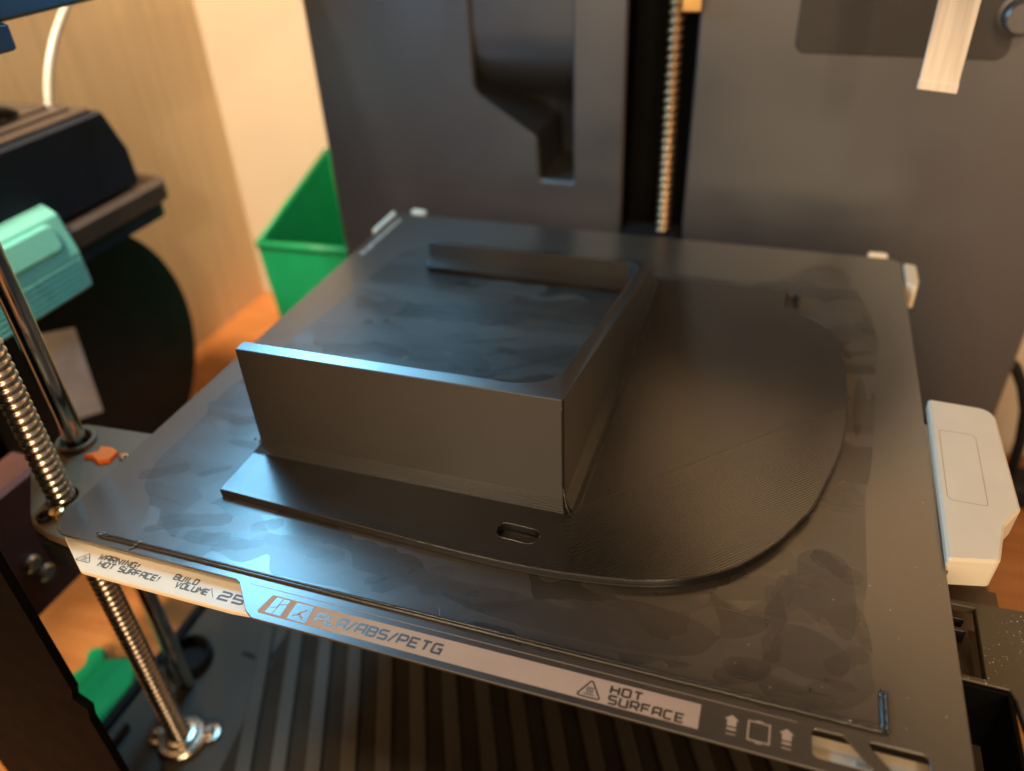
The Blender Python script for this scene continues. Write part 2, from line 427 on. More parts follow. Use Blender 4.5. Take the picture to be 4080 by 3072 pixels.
# back panel, in two halves with the screw channel between them
PY = 170.0
scoop = rounded([(-95.3, 190), (-95.5, 58), (-60.2, 34.5), (-59.1, 10.5), (-39.4, 10.5), (-39.8, 190)], [6, 7, 6, 1.5, 1.5, 6], 6)
bm = bmesh.new()
prism(bm, [(-195.5, -165), (-11.3, -165), (-11.3, 330), (-195.5, 330)], [(3, 0), (1.2, 0), (0, 1.2)], [scoop], XZ(PY))
bp = build('back_panel', bm, M['panel'], PR)
bm = bmesh.new()                                          # the scooped recess behind the opening
so = offset(scoop if area2(scoop) > 0 else scoop[::-1], -0.02)
xs0, xs1 = -97, -38
prof = [(191, 2.5), (90, 2.5), (82, 3.2), (76, 5), (70, 8.5), (64, 14), (58, 22), (52, 33), (46, 44), (40, 50), (6, 52)]
pv = [(bm.verts.new((xs0, PY+d, z)), bm.verts.new((xs1, PY+d, z))) for z, d in prof]
for a, b in zip(pv, pv[1:]): bm.faces.new((a[0], a[1], b[1], b[0]))
lipa = [bm.verts.new((p[0], PY+1.2, p[1])) for p in so]; lipb = [bm.verts.new((p[0], PY+52, p[1])) for p in so]
for i in range(len(so)):
    j = (i+1) % len(so); bm.faces.new((lipa[i], lipa[j], lipb[j], lipb[i]))
rec = build('recess', bm, [M['panel'], M['pad']], bp)
for p_ in rec.data.polygons[len(prof)-1:]: p_.material_index = 1  # side walls take the darker inset colour to paint in shade
for p_ in rec.data.polygons[:len(prof)-1]: p_.use_smooth = True
bm = bmesh.new()
prism(bm, [(23.6, -165), (206.5, -165), (206.5, 165), (23.6, 165)], [(3, 0), (1.2, 0), (0, 1.2)], (), XZ(PY))
bp2 = build('back_panel', bm, M['panel'], PR)
bm = bmesh.new()
prism(bm, rounded([(69, 150), (69.3, 83), (159.3, 82), (160, 150)], [4, 5, 5, 4], 6), [(0.3, 0), (-0.6, 0), (-1.0, 0.5)], (), XZ(PY))
build('inset_panel', bm, M['pad'], bp2)
bm = bmesh.new(); lathe(bm, 0, 0, [(0.01, 9), (6.0, 9), (7.0, 8), (7.2, 0), (9.5, -0.4), (9.5, -1.4)], 36)
bmesh.ops.rotate(bm, cent=(0, 0, 0), matrix=Matrix.Rotation(R(90), 3, 'X'), verts=bm.verts)
bmesh.ops.translate(bm, vec=(159.5, PY-1.2, 101), verts=bm.verts)
build('round_knob', bm, M['panel'], bp2, smooth=False)
# screw channel
bm = bmesh.new(); box(bm, -11.3, 23.6, PY+24, PY+27, -165, 328); box(bm, -14, -11.3, PY+3, PY+27, -165, 328); box(bm, 23.6, 26, PY+3, PY+27, -165, 328)
build('screw_channel', bm, M['flat'], PR)
sw = build('lead_screw', lead_screw_bm(12.7, 165+6, -60, 250, 4.2, 1.5, 4.2), M['rear_screw'], PR, smooth=True, label='rear lead screw standing in the dark channel of the back panel')
bm = bmesh.new(); box(bm, 16.5, 25.0, 160, 168, 101.5, 112, 0.8)
build('brass_block', bm, M['brass'], PR)
bm = bmesh.new(); box(bm, -10, 22, 131.5, 181, -22, -14, 0.6)
build('rear_bracket', bm, M['black'], PR)
# base tray
bm = bmesh.new(); box(bm, -189, 205, -150, PY-1, DZ+4, -157)
tray = build('base_tray', bm, M['tray'], PR)
bm = bmesh.new(); box(bm, -189, -184, -150, PY-1, -157, -154, 1.0)
build('tray_rim', bm, M['black'], tray)
bm = bmesh.new(); box(bm, -178, -174.5, -150, -113, -157, -150.4, 0.8)
build('rim_lip', bm, M['tray'], tray)
bm = bmesh.new(); prism(bm, [(-118, -148), (204, -148), (204, 60), (-150, 60)], [(-157, 0), (-156.7, 0)], bottom=False); build('rib_shade_sheet', bm, M['groove_shade'], tray)  # dark sheet laid under the ribs to paint the shade between them
d = Vector((-23, 50)).normalized(); nrm = Vector((d.y, -d.x))
for k in range(16):
    c0 = Vector((-112+14.8*k, -116+4.4*k)); q = 3.4
    L = 92 if k % 2 else 84
    bm = bmesh.new()
    prism(bm, [tuple(c0-nrm*q-d*30), tuple(c0+nrm*q-d*32), tuple(c0+nrm*q+d*L), tuple(c0-nrm*q+d*(L-8))], [(-157.2, 0), (-155.4, 0), (-155.0, 0.6)])
    build('rib', bm, M['tray'], tray)
bm = bmesh.new(); prism(bm, circle(-171.5, -74, 11.5), [(-157, 0), (-150.5, 0), (-149.8, 0.7)], [circle(-171.5, -74, 9.6)]); build('rod_socket', bm, M['black'], tray)
bm = bmesh.new(); prism(bm, circle(-171.5, -74, 9.5), [(-157.05, 0), (-156.6, 0)]); build('socket_dark_disc', bm, M['black'], tray)  # flat black disc painted for the dark inside the socket
bm = bmesh.new(); stroke(bm, [(-149, -62), (-133, -63.5), (-132.6, -49)], 2.2, -156.8); build('latch_groove', bm, M['black'], tray)
# flange at the foot of the left screw
bm = bmesh.new(); lathe(bm, -147, -110.8, [(10.5, -157), (10.8, -154), (9.8, -152.8), (7.4, -152.6), (6.8, -150.4), (5.0, -150.0), (4.4, -151.2)], 36)
fl = build('screw_flange', bm, M['screw'], PR, smooth=False)
for sx, sy in ((-1, -0.15), (1, 0.6)):
    v = Vector((sx, sy)).normalized(); cx, cy = -147+v.x*12, -110.8+v.y*12
    bm = bmesh.new(); lathe(bm, cx, cy, [(4.6, -157), (4.6, -154.5), (2.6, -154.2), (2.6, -152.2), (1.6, -151.6), (0.01, -151.6)], 20)
    build('flange_bolt', bm, M['screw'], fl)
build('lead_screw', lead_screw_bm(-147, -111.2, -153, 140, 4.55, 0.75, 2.9), M['screw'], PR, smooth=True, label='left lead screw in front of the smooth rod')
bm = bmesh.new(); lathe(bm, -164.6, -85.2, [(0.01, -156.5), (3.9, -156.5), (3.9, 200), (0.01, 200)], 40)
build('guide_rod', bm, M['steel'], PR, smooth=False)
bm = bmesh.new(); box(bm, -234, -214, -136, -66, -106, -40, 2.0)
rail = build('side_box', bm, M['redbrown'], PR, label='reddish brown box behind the front left post')
for yy, zz_ in ((-94.4, -77.5), (-90.9, -86.5)):
    bm = bmesh.new(); lathe(bm, 0, 0, [(4.2, 0), (4.2, 2.2), (3.0, 3.4), (0.01, 3.6)], 20)
    bmesh.ops.rotate(bm, cent=(0, 0, 0), matrix=Matrix.Rotation(R(90), 3, 'Y'), verts=bm.verts); bmesh.ops.translate(bm, vec=(-214, yy, zz_), verts=bm.verts)
    build('bolt', bm, M['screw'], rail)
bm = bmesh.new(); box(bm, -70, 206, -192, -187, DZ+4, -20, 1.5); build('tray_light_block', bm, M['black'], PR)  # unseen box, added to keep low light off the right of the tray
# front left post and upper left beam
bm = bmesh.new()
prism(bm, [(-209.3, -170), (-131.8, -170), (-131.8, -77), (-129.8, -70), (-134.6, -66), (-132.2, -60), (-132.2, 250), (-209.3, 250)], [(0, 0), (3, 0)], [rounded([(-205, -152.4), (-197.6, -145.0), (-192.0, -141.0), (-197.5, -149.5)], 1.6, 5)], XZ(-148))
post = build('front_post', bm, M['flat'], PR)
bm = bmesh.new(); box(bm, -226, 206, -175, 176, 333, 338, 1.0); build('top_cover', bm, M['black'], PR)  # unseen top, added to keep light from above off the back panel
bm = bmesh.new(); box(bm, -226, -195, -160, 190, 127.5, 165, 1.5)
beam = build('top_beam', bm, M['beam_blue_lit'], PR)
bm = bmesh.new(); box(bm, -206, -195.5, -60, -21, 118, 127.3, 0.8); build('beam_bracket', bm, M['beam_blue_lit'], beam)

# heated bed
bm = bmesh.new(); box(bm, -129, 129, -127, 129, -10.5, -2.4, 0.6)
bed = build('heated_bed', bm, M['blackmetal'], PR)
bm = bmesh.new()
prism(bm, rounded([(-129.5, -126), (-126.5, -129.5), (-111.5, -139.1), (-58, -139.1), (-44, -138.0), (124, -138.0), (124, -130.9), (60, -130.9), (58, -127.4), (-120, -127.4)], [0.5, 2, 3.5, 1, 1, 1, 0.5, 0.5, 0.5, 0.5], 4), [(-4.8, 0.3), (-4.5, 0), (-3.3, 0), (-3.0, 0.3)])
build('front_strip', bm, M['cream'], bed)
ZT = -2.94
bm = bmesh.new()
text(bm, 'WARNING!', -109.4, -133.75-1.9+1.95, 14.6, 1.9, ZT, 1.55, 1.6)
build('strip_lettering', bm, M['greyink'], bed, label='WARNING! in grey letters'); bm = bmesh.new()
text(bm, 'HOT SURFACE!', -107.6, -136.1, 22.2, 1.9, ZT, 1.55, 1.6)
build('strip_lettering', bm, M['greyink'], bed, label='HOT SURFACE! in grey letters'); bm = bmesh.new()
hot_icon(bm, -113.6, -135.9, 5.6, 3.2, ZT)
build('warning_symbol', bm, M['greyink'], bed); bm = bmesh.new()
text(bm, 'BUILD', -81.4, -133.9, 8.2, 1.85, ZT, 1.5, 1.6); text(bm, 'VOLUME', -79.2, -136.3, 11.2, 1.85, ZT, 1.5, 1.6)
build('strip_lettering', bm, M['greyink'], bed, label='BUILD VOLUME in grey letters'); bm = bmesh.new()
stroke(bm, [(-68.0, -133.6), (-65.6, -136.5)], 0.22, ZT)
build('divider_line', bm, M['greyink'], bed); bm = bmesh.new()
text(bm, '256', -64.0, -136.4, 12.6, 2.6, ZT, 1.1, 1.6)
build('strip_lettering', bm, M['greyink'], bed, label='large grey numerals 25')
bm = bmesh.new(); prism(bm, [(106.6, -136.6), (111.6, -136.6), (111.6, -134.6), (107.2, -134.6)], [(-2.98, 0), (-2.90, 0)]); build('sticker', bm, M['white'], bed)
bm = bmesh.new()
for k in range(7):
    prism(bm, [(108.0+k*.45, -136.4), (108.2+k*.45, -136.4), (108.3+k*.45, -134.9), (108.1+k*.45, -134.9)], [(-2.89, 0), (-2.86, 0)])
build('sticker_print', bm, M['greyink'], bed)
def tab(poly, z0, z1, r=0.8):
    bm = bmesh.new(); prism(bm, rounded(poly, r, 4), [(z0, 0), (z1-0.6, 0), (z1, 0.6)]); return build('locator_tab', bm, M['cream'], bed)
tab([(-134.6, 104), (-131.9, 102.5), (-131.6, 128), (-134.9, 131)], -9, 1.2)
tab([(-124.5, 131.6), (-115.5, 131.2), (-115.5, 135.2), (-124.5, 136.2)], -9, 1.2, 1.4)
tab([(117, 131.4), (127, 131.4), (125.8, 134.8), (118, 134.8)], -9, 1.2, 1.4)
tab([(132.6, 104.5), (136.6, 99), (138, 107), (138, 123), (132.6, 124.5)], -9, 1.5, 1.0)
# left arm with bushing, orange clip, screw head and corner cap
bm = bmesh.new()
prism(bm, rounded([(-127, -60), (-127, -128), (-139, -126.6), (-147.6, -124.2), (-152, -120.5), (-172.5, -100), (-172.5, -74.5), (-140, -72.6)], [0, 1, 3, 4, 3, 6, 4, 3], 5), [(-10.5, 0.4), (-10.1, 0), (-7.4, 0), (-7, 0.4)], [circle(-164.6, -85.2, 5.6), circle(-147, -111.2, 5.2)])
arm = build('side_bracket', bm, M['brown'], PR, label='left bed bracket around the screw and rod')
bm = bmesh.new(); lathe(bm, -164.6, -85.2, [(7.2, -7), (7.2, -5.2), (6.8, -4.9), (5.9, -4.9), (5.6, -5.6), (5.6, -9), (4.2, -9)], 40); build('bushing', bm, M['brown'], arm)
bm = bmesh.new(); prism(bm, [(-155.0, -91.8), (-151.2, -91.4), (-147.2, -93.2), (-143.6, -91.2), (-144.0, -86.4), (-147.6, -85.0), (-152.4, -85.6), (-151.4, -88.6)], [(-7.2, 0), (-5.6, 0), (-5.2, 0.4)]); build('orange_clip', bm, M['orange'], arm)
bm = bmesh.new(); lathe(bm, -140.8, -87.4, [(1.7, -7), (1.7, -6.2), (1.1, -5.6), (0.01, -5.5)], 18); build('screw_head', bm, M['steel'], arm)
bm = bmesh.new(); lathe(bm, -141.5, -118.6, [(2.4, -7), (2.4, -5.0), (1.3, -4.6), (0.01, -4.6)], 18); build('corner_nut', bm, M['brass'], arm)
bm = bmesh.new(); prism(bm, circle(-144.4, -121.2, 2.6, 24), [(-7.1, 0), (-5.6, 0), (-5.3, 0.3)], [circle(-144.4, -121.2, 1.5, 24)]); build('cap_ring', bm, M['black'], arm)
bm = bmesh.new(); prism(bm, rounded([(-127.5, -120), (-127.5, -128.6), (-141, -128.2), (-147.8, -124.6), (-146, -118)], [0, 1.5, 3.5, 3, 0], 5), [(-20.5, 0.5), (-20, 0), (-10.6, 0)]); build('corner_cap', bm, M['black'], arm)

# right bracket in speckled black metal, with its slot and notch
bm = bmesh.new()
prism(bm, [(128, -72), (178, -70), (178, -150), (150.8, -150), (149.6, -118), (147.6, -101.5), (146.4, -99.2), (128, -98.9)], [(-12.5, 0), (-10.3, 0), (-10, 0.3)], [[(131, -73.6), (141.6, -73.6), (141.2, -97.4), (131, -97.4)]])
rbk = build('side_bracket', bm, M['speckle'], PR, label='right speckled black bracket with a long slot')
bm = bmesh.new(); box(bm, 131, 141.8, -98, -73, -20, -18.5); build('slot_floor', bm, M['brown'], rbk)
for ya, yb in ((-79.8, -78.4), (-75.4, -74.6), (-96.8, -95.8)):
    bm = bmesh.new(); box(bm, 131.2, 139.6, ya, yb, -18.4, -13.5, 0.2); build('slot_crossbar', bm, M['blackmetal'], rbk)
for cy in (-82.5, -88.5, -94):
    bm = bmesh.new(); prism(bm, circle(136.6, cy, 2.0, 20), [(-18.4, 0), (-18.3, 0)]); build('slot_dark_disc', bm, M['black'], rbk)  # flat black discs painted for the dark of holes
bm = bmesh.new(); box(bm, 128, 147.1, -100.5, -99.3, -34, -10.4, 0.2); build('bracket_wall', bm, M['flat'], rbk); bm = bmesh.new(); box(bm, 145.8, 147.1, -150, -100.6, -34, -10.4, 0.2); build('bracket_wall', bm, M['flat'], rbk)
bm = bmesh.new(); box(bm, 128, 152, -73, -56, -24, -20); build('lower_flange', bm, M['brown'], rbk)

# white handle block at the right of the bed
bm = bmesh.new()
hp = rounded([(133.4, 10.0), (131.9, -69.8), (145.5, -67.0), (148.8, -51.5), (154.4, -42.5), (154.2, 8.6)], [1.0, 1.0, 2.4, 2.0, 2.0, 5.5], 6)
prism(bm, hp, [(-8, 1.0), (-7.4, 0.3), (2.2, 0), (3.0, 0.8)])
hd = build('handle_block', bm, M['white'], PR, label='white plastic handle block beside the right edge of the bed')
bm = bmesh.new(); ip = rounded([(135.2, -8.4), (134.4, -44), (145.4, -44), (146.2, -8.4)], [0.8, 2.2, 1.0, 2.2], 5)
stroke(bm, ip, 0.20, 3.012, closed=True); build('inset_line', bm, M['strip'], hd)
bm = bmesh.new(); box(bm, 130.8, 133.2, -60, -0.5, -8, -0.8, 0.4); build('ledge', bm, M['cream'], hd)
bm = bmesh.new(); box(bm, 131.4, 133.2, -69.5, -60.3, -8, -1.4, 0.4); build('side_clip', bm, M['brown'], hd)

# ------------------------------------------------------------------ flexible build plate
PL = thing('build_plate', 'dark steel build plate with a printed front flap lying on the heated bed', 'build plate', (0, 0, -0.8))
outer = [(-132, 130.6), (-132, -130.4), (-61.0, -130.6), (-59.2, -131.4), (-51.6, -139.6), (-48.6, -141.4), (132, -141.4), (132, 130.6)]
outer = rounded(outer, [6, 8, 1.5, 1.0, 2.0, 1.5, 4, 6], 6)
cut1 = rounded([(97.9, -131.3), (104.8, -131.2), (112.2, -138.5), (98.0, -138.5)], [1.0, 0.8, 0.8, 1.6], 5)
cut2 = rounded([(109.2, -131.1), (122.9, -130.9), (122.9, -138.5), (116.2, -138.5)], [0.8, 1.2, 1.2, 0.8], 5)
bm = bmesh.new(); prism(bm, outer, [(-0.8, 0), (-0.12, 0), (0, 0.12)], [cut1, cut2]); build('steel_sheet', bm, M['plate'], PL)
z1, z2 = 0.035, 0.06
bm = bmesh.new()
prism(bm, rounded([(-47.0, -132.75), (-48.4, -139.3), (72.6, -139.35), (72.6, -132.65)], [0.6, 0.8, 0, 0], 4), [(0.005, 0), (z1, 0)], bottom=False)
build('pale_strip', bm, M['strip'], PL)
bm = bmesh.new(); stroke(bm, [(-55.6, -130.95), (94.5, -130.85)], 0.16, z1); build('rule_line', bm, M['strip'], PL)
# arrows and square outline at the right of the flap
for ax in (80.0, 92.4):
    bm = bmesh.new(); y = -133.3
    v = [bm.verts.new((ax+px, y+py, z1)) for px, py in [(0, 0), (-1.75, -1.35), (-1.05, -1.35), (-1.05, -3.0), (1.05, -3.0), (1.05, -1.35), (1.75, -1.35)]]
    bm.faces.new(v[::-1])
    stroke(bm, [(ax-1.05, y-3.75), (ax+1.05, y-3.75)], 0.6, z1); stroke(bm, [(ax-1.05, y-5.05), (ax+1.05, y-5.05)], 0.28, z1)
    build('arrow_mark', bm, M['strip'], PL)
bm = bmesh.new()
stroke(bm, [(83.8, -133.6), (88.6, -133.6), (88.6, -138.5), (83.8, -138.5)], 0.36, z1, closed=True)
stroke(bm, [(85.4, -133.3), (87.0, -133.3)], 0.5, z1); stroke(bm, [(85.4, -138.8), (87.0, -138.8)], 0.5, z1)
build('square_mark', bm, M['strip'], PL)
bm = bmesh.new()
text(bm, 'PLA/ABS/PETG', -31.0, -137.5, 37.0, 2.75, z2, 1.3, 1.7, 0.10)
build('flap_lettering', bm, M['plate'], PL, label='PLA/ABS/PETG in dark letters'); bm = bmesh.new()
text(bm, 'HOT', 51.0, -135.9, 7.6, 2.1, z2, 1.45, 1.9, 0.03); text(bm, 'SURFACE', 51.0, -138.75, 18.0, 2.15, z2, 1.45, 1.9, 0.03)
build('flap_lettering', bm, M['plate'], PL, label='HOT SURFACE in dark letters'); bm = bmesh.new()
hot_icon(bm, 46.0, -138.6, 6.0, 5.0, z2)
build('warning_symbol', bm, M['plate'], PL)
bm = bmesh.new()
for a in ([(-45.4, -133.2), (-46.0, -138.7), (-41.0, -138.7), (-41.0, -133.2)], [(-38.9, -133.2), (-38.9, -138.9), (-33.0, -138.9), (-33.4, -133.2)]):
    prism(bm, rounded(a, 0.35, 3), [(z1, 0), (z2, 0)], bottom=False)
build('flap_emblem', bm, M['plate'], PL)
bm = bmesh.new()
stroke(bm, [(-43.2, -133.3), (-43.6, -138.6)], 0.26, z2+.02); stroke(bm, [(-45.7, -136.9), (-43.4, -136.2), (-43.3, -135.4), (-41.0, -134.6)], 0.22, z2+.02)
stroke(bm, [(-38.0, -137.6), (-36.6, -136.9), (-36.0, -135.9), (-35.0, -135.2), (-34.6, -134.6)], 0.5, z2+.02)
stroke(bm, [(-36.3, -136.6), (-34.6, -137.8)], 0.7, z2+.02)
build('emblem_lines', bm, M['strip'], PL)
bm = bmesh.new()
y = 76.0
while y < 122:
    l = random.uniform(0.8, 2.4); xa = -128.2+random.uniform(-.3, .3)
    prism(bm, [(xa, y), (xa+random.uniform(2.0, 3.0), y), (xa+2.6, y+l), (xa+.3, y+l)], [(0.005, 0), (z1, 0)], bottom=False); y += l+random.uniform(0.5, 1.2)
build('edge_marks', bm, M['strip'], PL)

# dried glue on the plate
GLUE = [(-120,-39.8),(-121.8,-43.8),(-122.1,-49.8),(-122.1,-54.4),(-122.2,-58.9),(-120.2,-63.2),(-119.9,-72.3),(-120.1,-79),(-120,-92.9),(-118.7,-95.2),(-116.9,-101.1),(-115.1,-105),(-110.7,-107.5),(-107.3,-111.3),(-103.3,-117.6),(-103.4,-121.5),(-101,-125.2),(-99.5,-124.5),(-96.1,-120.8),(-90.8,-121.7),(-84.5,-121.4),(-85.9,-123.4),(-85.6,-125.9),(-85.2,-128.9),(-83.6,-130),(-79.4,-129.7),(-77.1,-127.4),(-74.8,-122.9),(-73.4,-122.6),(-64,-125.3),(-60.3,-122.6),(-57,-118.4),(-53.6,-124.6),(-51.7,-126.2),(-45.7,-125.6),(-38.2,-125.8),(-27.9,-124.5),(-24.9,-126.3),(-22.7,-125.7),(-20.3,-123.5),(-16.6,-123),(-13,-124.3),(-10.2,-122.9),(-1.8,-123.4),(0.4,-123.6),(1.8,-126.8),(5.3,-128.4),(10.1,-129.6),(14.3,-129.4),(32.1,-129.2),(37.5,-129),(40.6,-127.1),(50.3,-123.4),(50.8,-125.8),(52.9,-126.6),(55.6,-126.3),(58,-124.8),(62.2,-122.4),(62.8,-124.5),(64.9,-124.4),(71.2,-121.4),(74.7,-120.1),(74.1,-122.8),(74.3,-124.3),(76.6,-125.5),(80.4,-124.6),(85,-122.4),(85.4,-124.2),(87,-125.8),(89.5,-125.5),(92,-124.8),(96.6,-125.9),(101.5,-125.4),(105.5,-124.2),(109.2,-121.1),(111.8,-117.3),(112.3,-115),(111.1,-112.2),(111.7,-108.2),(111.8,-104.2),(111.5,-100.3),(109.9,-92.8),(110.5,-87.6),(111.4,-80.7),(111.2,-77.3),(111.3,-58.8),(111.6,-44.3),(113.5,-34.5),(114.5,-22.1),(116.4,2.9),(116.8,26.7),(119.1,47.6),(118.7,55.8),(116.4,74.9),(113,89.6),(108.7,98.8),(109.7,107.6),(103.3,117.3),(91.1,114.4),(82.2,98.8),(73.2,92.3),(50,90),(20,94),(-20,97),(-60,96),(-95,98),(-108,84),(-110,60),(-113,30),(-116,0)]
def smooth_loop(p, it=1):
    for _ in range(it):
        q = []
        for i in range(len(p)):
            a, b = Vector(p[i]), Vector(p[(i+1) % len(p)])
            q += [tuple(a*.75+b*.25), tuple(a*.25+b*.75)]
        p = q
    return p
H1 = [[(74.9,-99),(84.5,-96.3),(79.5,-101.5)], [(87.2,-84.9),(90.5,-82.6),(89.9,-86.2)], [(95.8,-97),(98.6,-102.3),(99.8,-102.5),(97.2,-96.3)], [(107.2,-106.4),(108.6,-104.6),(109.2,-111.2),(108.0,-112.6)]]
bm = bmesh.new(); prism(bm, smooth_loop(GLUE), [(0.004, 0), (0.018, 0.05)], H1, bottom=False); build('glue_film', bm, M['glue'], PL)
G2 = [
 [(69.2,-96),(72.7,-98.6),(79.4,-103.1),(86.7,-100.9),(85.7,-107.3),(74.8,-112.9),(71,-108.6),(59.6,-106.4),(49.5,-105.8),(41.6,-109.1),(36.3,-114.5),(20,-112),(2,-113),(-6,-117),(8,-122),(26,-123),(48.7,-122.7),(66.5,-120.6),(71.7,-117.9),(75.4,-109.5),(72.7,-103.1)],
 [(89.1,-102.7),(95.9,-101.9),(102.7,-104.6),(105.7,-107.8),(106.9,-110.2),(105.2,-115.6),(100.6,-118),(93.8,-117.9),(90.2,-115.7),(85.4,-121),(84.5,-117.2),(87.5,-110.2)],
 [(84,-90),(88.5,-90.4),(90.4,-98),(91.2,-103.8),(87.4,-104.4),(85.6,-98)],
 [(92,-74),(106,-72),(108.6,-88),(107.6,-104),(103.5,-103),(100,-96),(98.4,-101),(94.4,-95),(91.5,-99),(89.6,-92),(93.4,-86)],
 [(76,-117.6),(82.5,-115.5),(88.6,-116.4),(86.8,-122),(80.2,-123.4),(76.4,-121.4)],
 [(-116,-62),(-104,-44),(-96,-30),(-102,-22),(-111,-36),(-118,-50)],
 [(109,-20),(113,-4),(113.6,20),(110.4,24),(108.6,4)],
]
rg = random.Random(11)
def daub(cx, cy, ln, wd_, ang):
    n = 9; pts = []
    for k in range(n): pts.append((-ln/2+ln*k/(n-1), wd_/2*(0.75+0.35*rg.random())*(0.55 if k in (0, n-1) else 1)))
    for k in range(n): pts.append((ln/2-ln*k/(n-1), -wd_/2*(0.75+0.35*rg.random())*(0.55 if k in (0, n-1) else 1)))
    c, s_ = math.cos(ang), math.sin(ang)
    return [(cx+x*c-y*s_, cy+x*s_+y*c) for x, y in pts][::-1]
zz = 0.019
for g in G2:
    bm = bmesh.new(); prism(bm, smooth_loop(g, 2), [(zz, 0), (zz+0.004, 0.06)], bottom=False); zz += 0.0011
    build('glue_patch', bm, M['glue2'], PL)
for k in range(31):
    if k >= 22: cx, cy = rg.uniform(-84, 8), rg.uniform(-66, 58)
    elif k < 11: cx, cy = rg.uniform(-96, 4), rg.uniform(-121, -109)
    elif k < 16: cx, cy = rg.uniform(-117, -92), rg.uniform(-104, -50)
    else: cx, cy = rg.uniform(86, 108), rg.uniform(-116, -70)
    dl_, dw_, da_ = (rg.uniform(16, 40), rg.uniform(1.6, 3.6), rg.gauss(0.55, 0.15)) if k >= 22 else (rg.uniform(9, 24), rg.uniform(3.0, 6.5), rg.gauss(0.35, 0.3) if k < 16 else rg.uniform(0, 3))
    bm = bmesh.new(); prism(bm, daub(cx, cy, dl_, dw_, da_), [(zz, 0), (zz+0.004, 0.05)], bottom=False); zz += 0.0011
    build('glue_patch', bm, M['glue2'] if k % 3 else M['glue3'], PL)
bm = bmesh.new()
for _ in range(17):
    cx, cy = random.uniform(112, 130), random.uniform(-128, -20)
    if random.random() < .35: cx, cy = random.uniform(60, 112), random.uniform(-124, -90)
    a = random.uniform(0, 6.28); l = random.uniform(0.12, 0.42)
    stroke(bm, [(cx, cy), (cx+l*math.cos(a), cy+l*math.sin(a)), (cx+l*1.5*math.cos(a+.5), cy+l*1.5*math.sin(a+.5))], 0.085, 0.06)
build('dust_specks', bm, M['white'], PL, kind='stuff')
bm = bmesh.new(); prism(bm, [(96.8, -121.9), (97.6, -121.6), (97.5, -120.6), (96.7, -120.9)], [(0.02, 0), (0.25, 0.1)]); build('plastic_crumb', bm, M['black'], PL)

# ------------------------------------------------------------------ purge line
PG = thing('purge_line', 'thin black purge line running along the front edge of the plate', 'purge line', (0, -127.5, 0))
rn = random.Random(3)
for dy, nm in ((0.0, 'bead'), (0.85, 'bead')):
    bm = bmesh.new(); n = 240
    pts = [(-112.4+226.0*i/n, -127.9+dy+rn.uniform(-.03, .03)*(1+3*(i > 185)), 0.42+rn.uniform(-.02, .02)) for i in range(n+1)]
    tube(bm, pts, lambda i: 0.44+rn.uniform(-.02, .02)*(1+2.5*(i > 185)), 10); build(nm, bm, M['purge'], PG, smooth=True)
for dx in (0.0, 1.0):
    bm = bmesh.new(); pts = [(113.3+dx+rn.uniform(-.04, .04), -128+11.3*i/30, 0.5) for i in range(31)]
    tube(bm, pts, lambda i: (0.52+rn.uniform(-.04, .05))*(1 if 0 < i < 30 else .6), 10); build('bead', bm, M['purge'], PG, smooth=True)
bm = bmesh.new()
pts = [(-113.0+1.4*math.cos(t*1.9)+t*.25, -127.2+0.7*math.sin(t*2.3), 0.5+0.35*math.sin(t*1.1)**2) for t in [k*.22 for k in range(34)]]
tube(bm, pts, 0.24, 8); build('curled_end', bm, M['purge'], PG, smooth=True)
bm = bmesh.new(); pts = [(-99.6, -130.2, .2), (-98.9, -128.9, .3), (-98.3, -127.6, 1.0), (-97.2, -126.9, 1.2), (-96.3, -127.2, .7)]
tube(bm, pts, 0.2, 8); build('loose_strand', bm, M['purge'], PG, smooth=True)

# ------------------------------------------------------------------ the printed part
PP = thing('printed_part', 'black printed tray with a rounded base and a three sided wall lying on the plate', 'printed part', (10, -10, 0))
SH = 3.1
slab = [(-86.4,-101.4),(-54.6,-102.9),(-19.3,-104.5),(0,-105.3),(12.6,-105.4),(24,-105.0),(34.4,-104.1),(48.2,-102.1),(58.1,-99.4),(66.5,-95.7),(77,-88.2),(86.7,-76.1),(92,-66.2),(95.8,-58.7),(100.8,-41.4),(103.8,-29),(105.7,-16),(106.4,-2),(106.1,12.1),(105.2,29),(103.6,40.6),(100.4,49.2),(96.2,55),(91.1,59.3),(88,61.4),(88,79.2),(87,80.8),(84,81.2),(45.8,80.6),(22,79.6),(-86.4,78.6)]
inner_fillet = [(4.9+14.0*math.cos(R(-9.0*k)), -60.6+14.0*math.sin(R(-9.0*k))) for k in range(11)]
slab_inner = [(-86.4, 67.62), (13.6, 67.62), (14.6, 67.22), (18.5, 63.0), (18.88, 61.8)]+inner_fillet+[(-86.4, -74.62)]
def dens(p):                           # a rounder curve through the traced points
    out = []
    n = len(p)
    for i in range(n):
        a, b, c, d_ = [Vector(p[(i+k) % n]) for k in (-1, 0, 1, 2)]
        out.append(tuple(b))
        if (c-b).length < 26 and 3 < i < 23:
            for t in (0.25, 0.5, 0.75):
                out.append(tuple(0.5*((2*b)+(c-a)*t+(2*a-5*b+4*c-d_)*t*t+(3*b-a-3*c+d_)*t**3)))
    return out
slabp = dens(slab)+slab_inner
slot1 = rounded([(6.8, -96.3), (20.0, -96.8), (20.0, -90.7), (6.8, -90.1)], 2.95, 7)
slot2 = rounded([(82.2, 64.6), (86.8, 64.6), (86.8, 78.4), (82.2, 78.4)], 1.2, 4)
bm = bmesh.new(); prism(bm, slabp, [(0.03, 0.35), (0.35, 0), (1.0, 0.05), (1.7, 0), (SH-0.3, 0.04), (SH, 0.28)], [slot1, slot2], sidemat=1, topmat=0)
build('base_slab', bm, [M['top'], M['edge']], PP)
rb = random.Random(5)
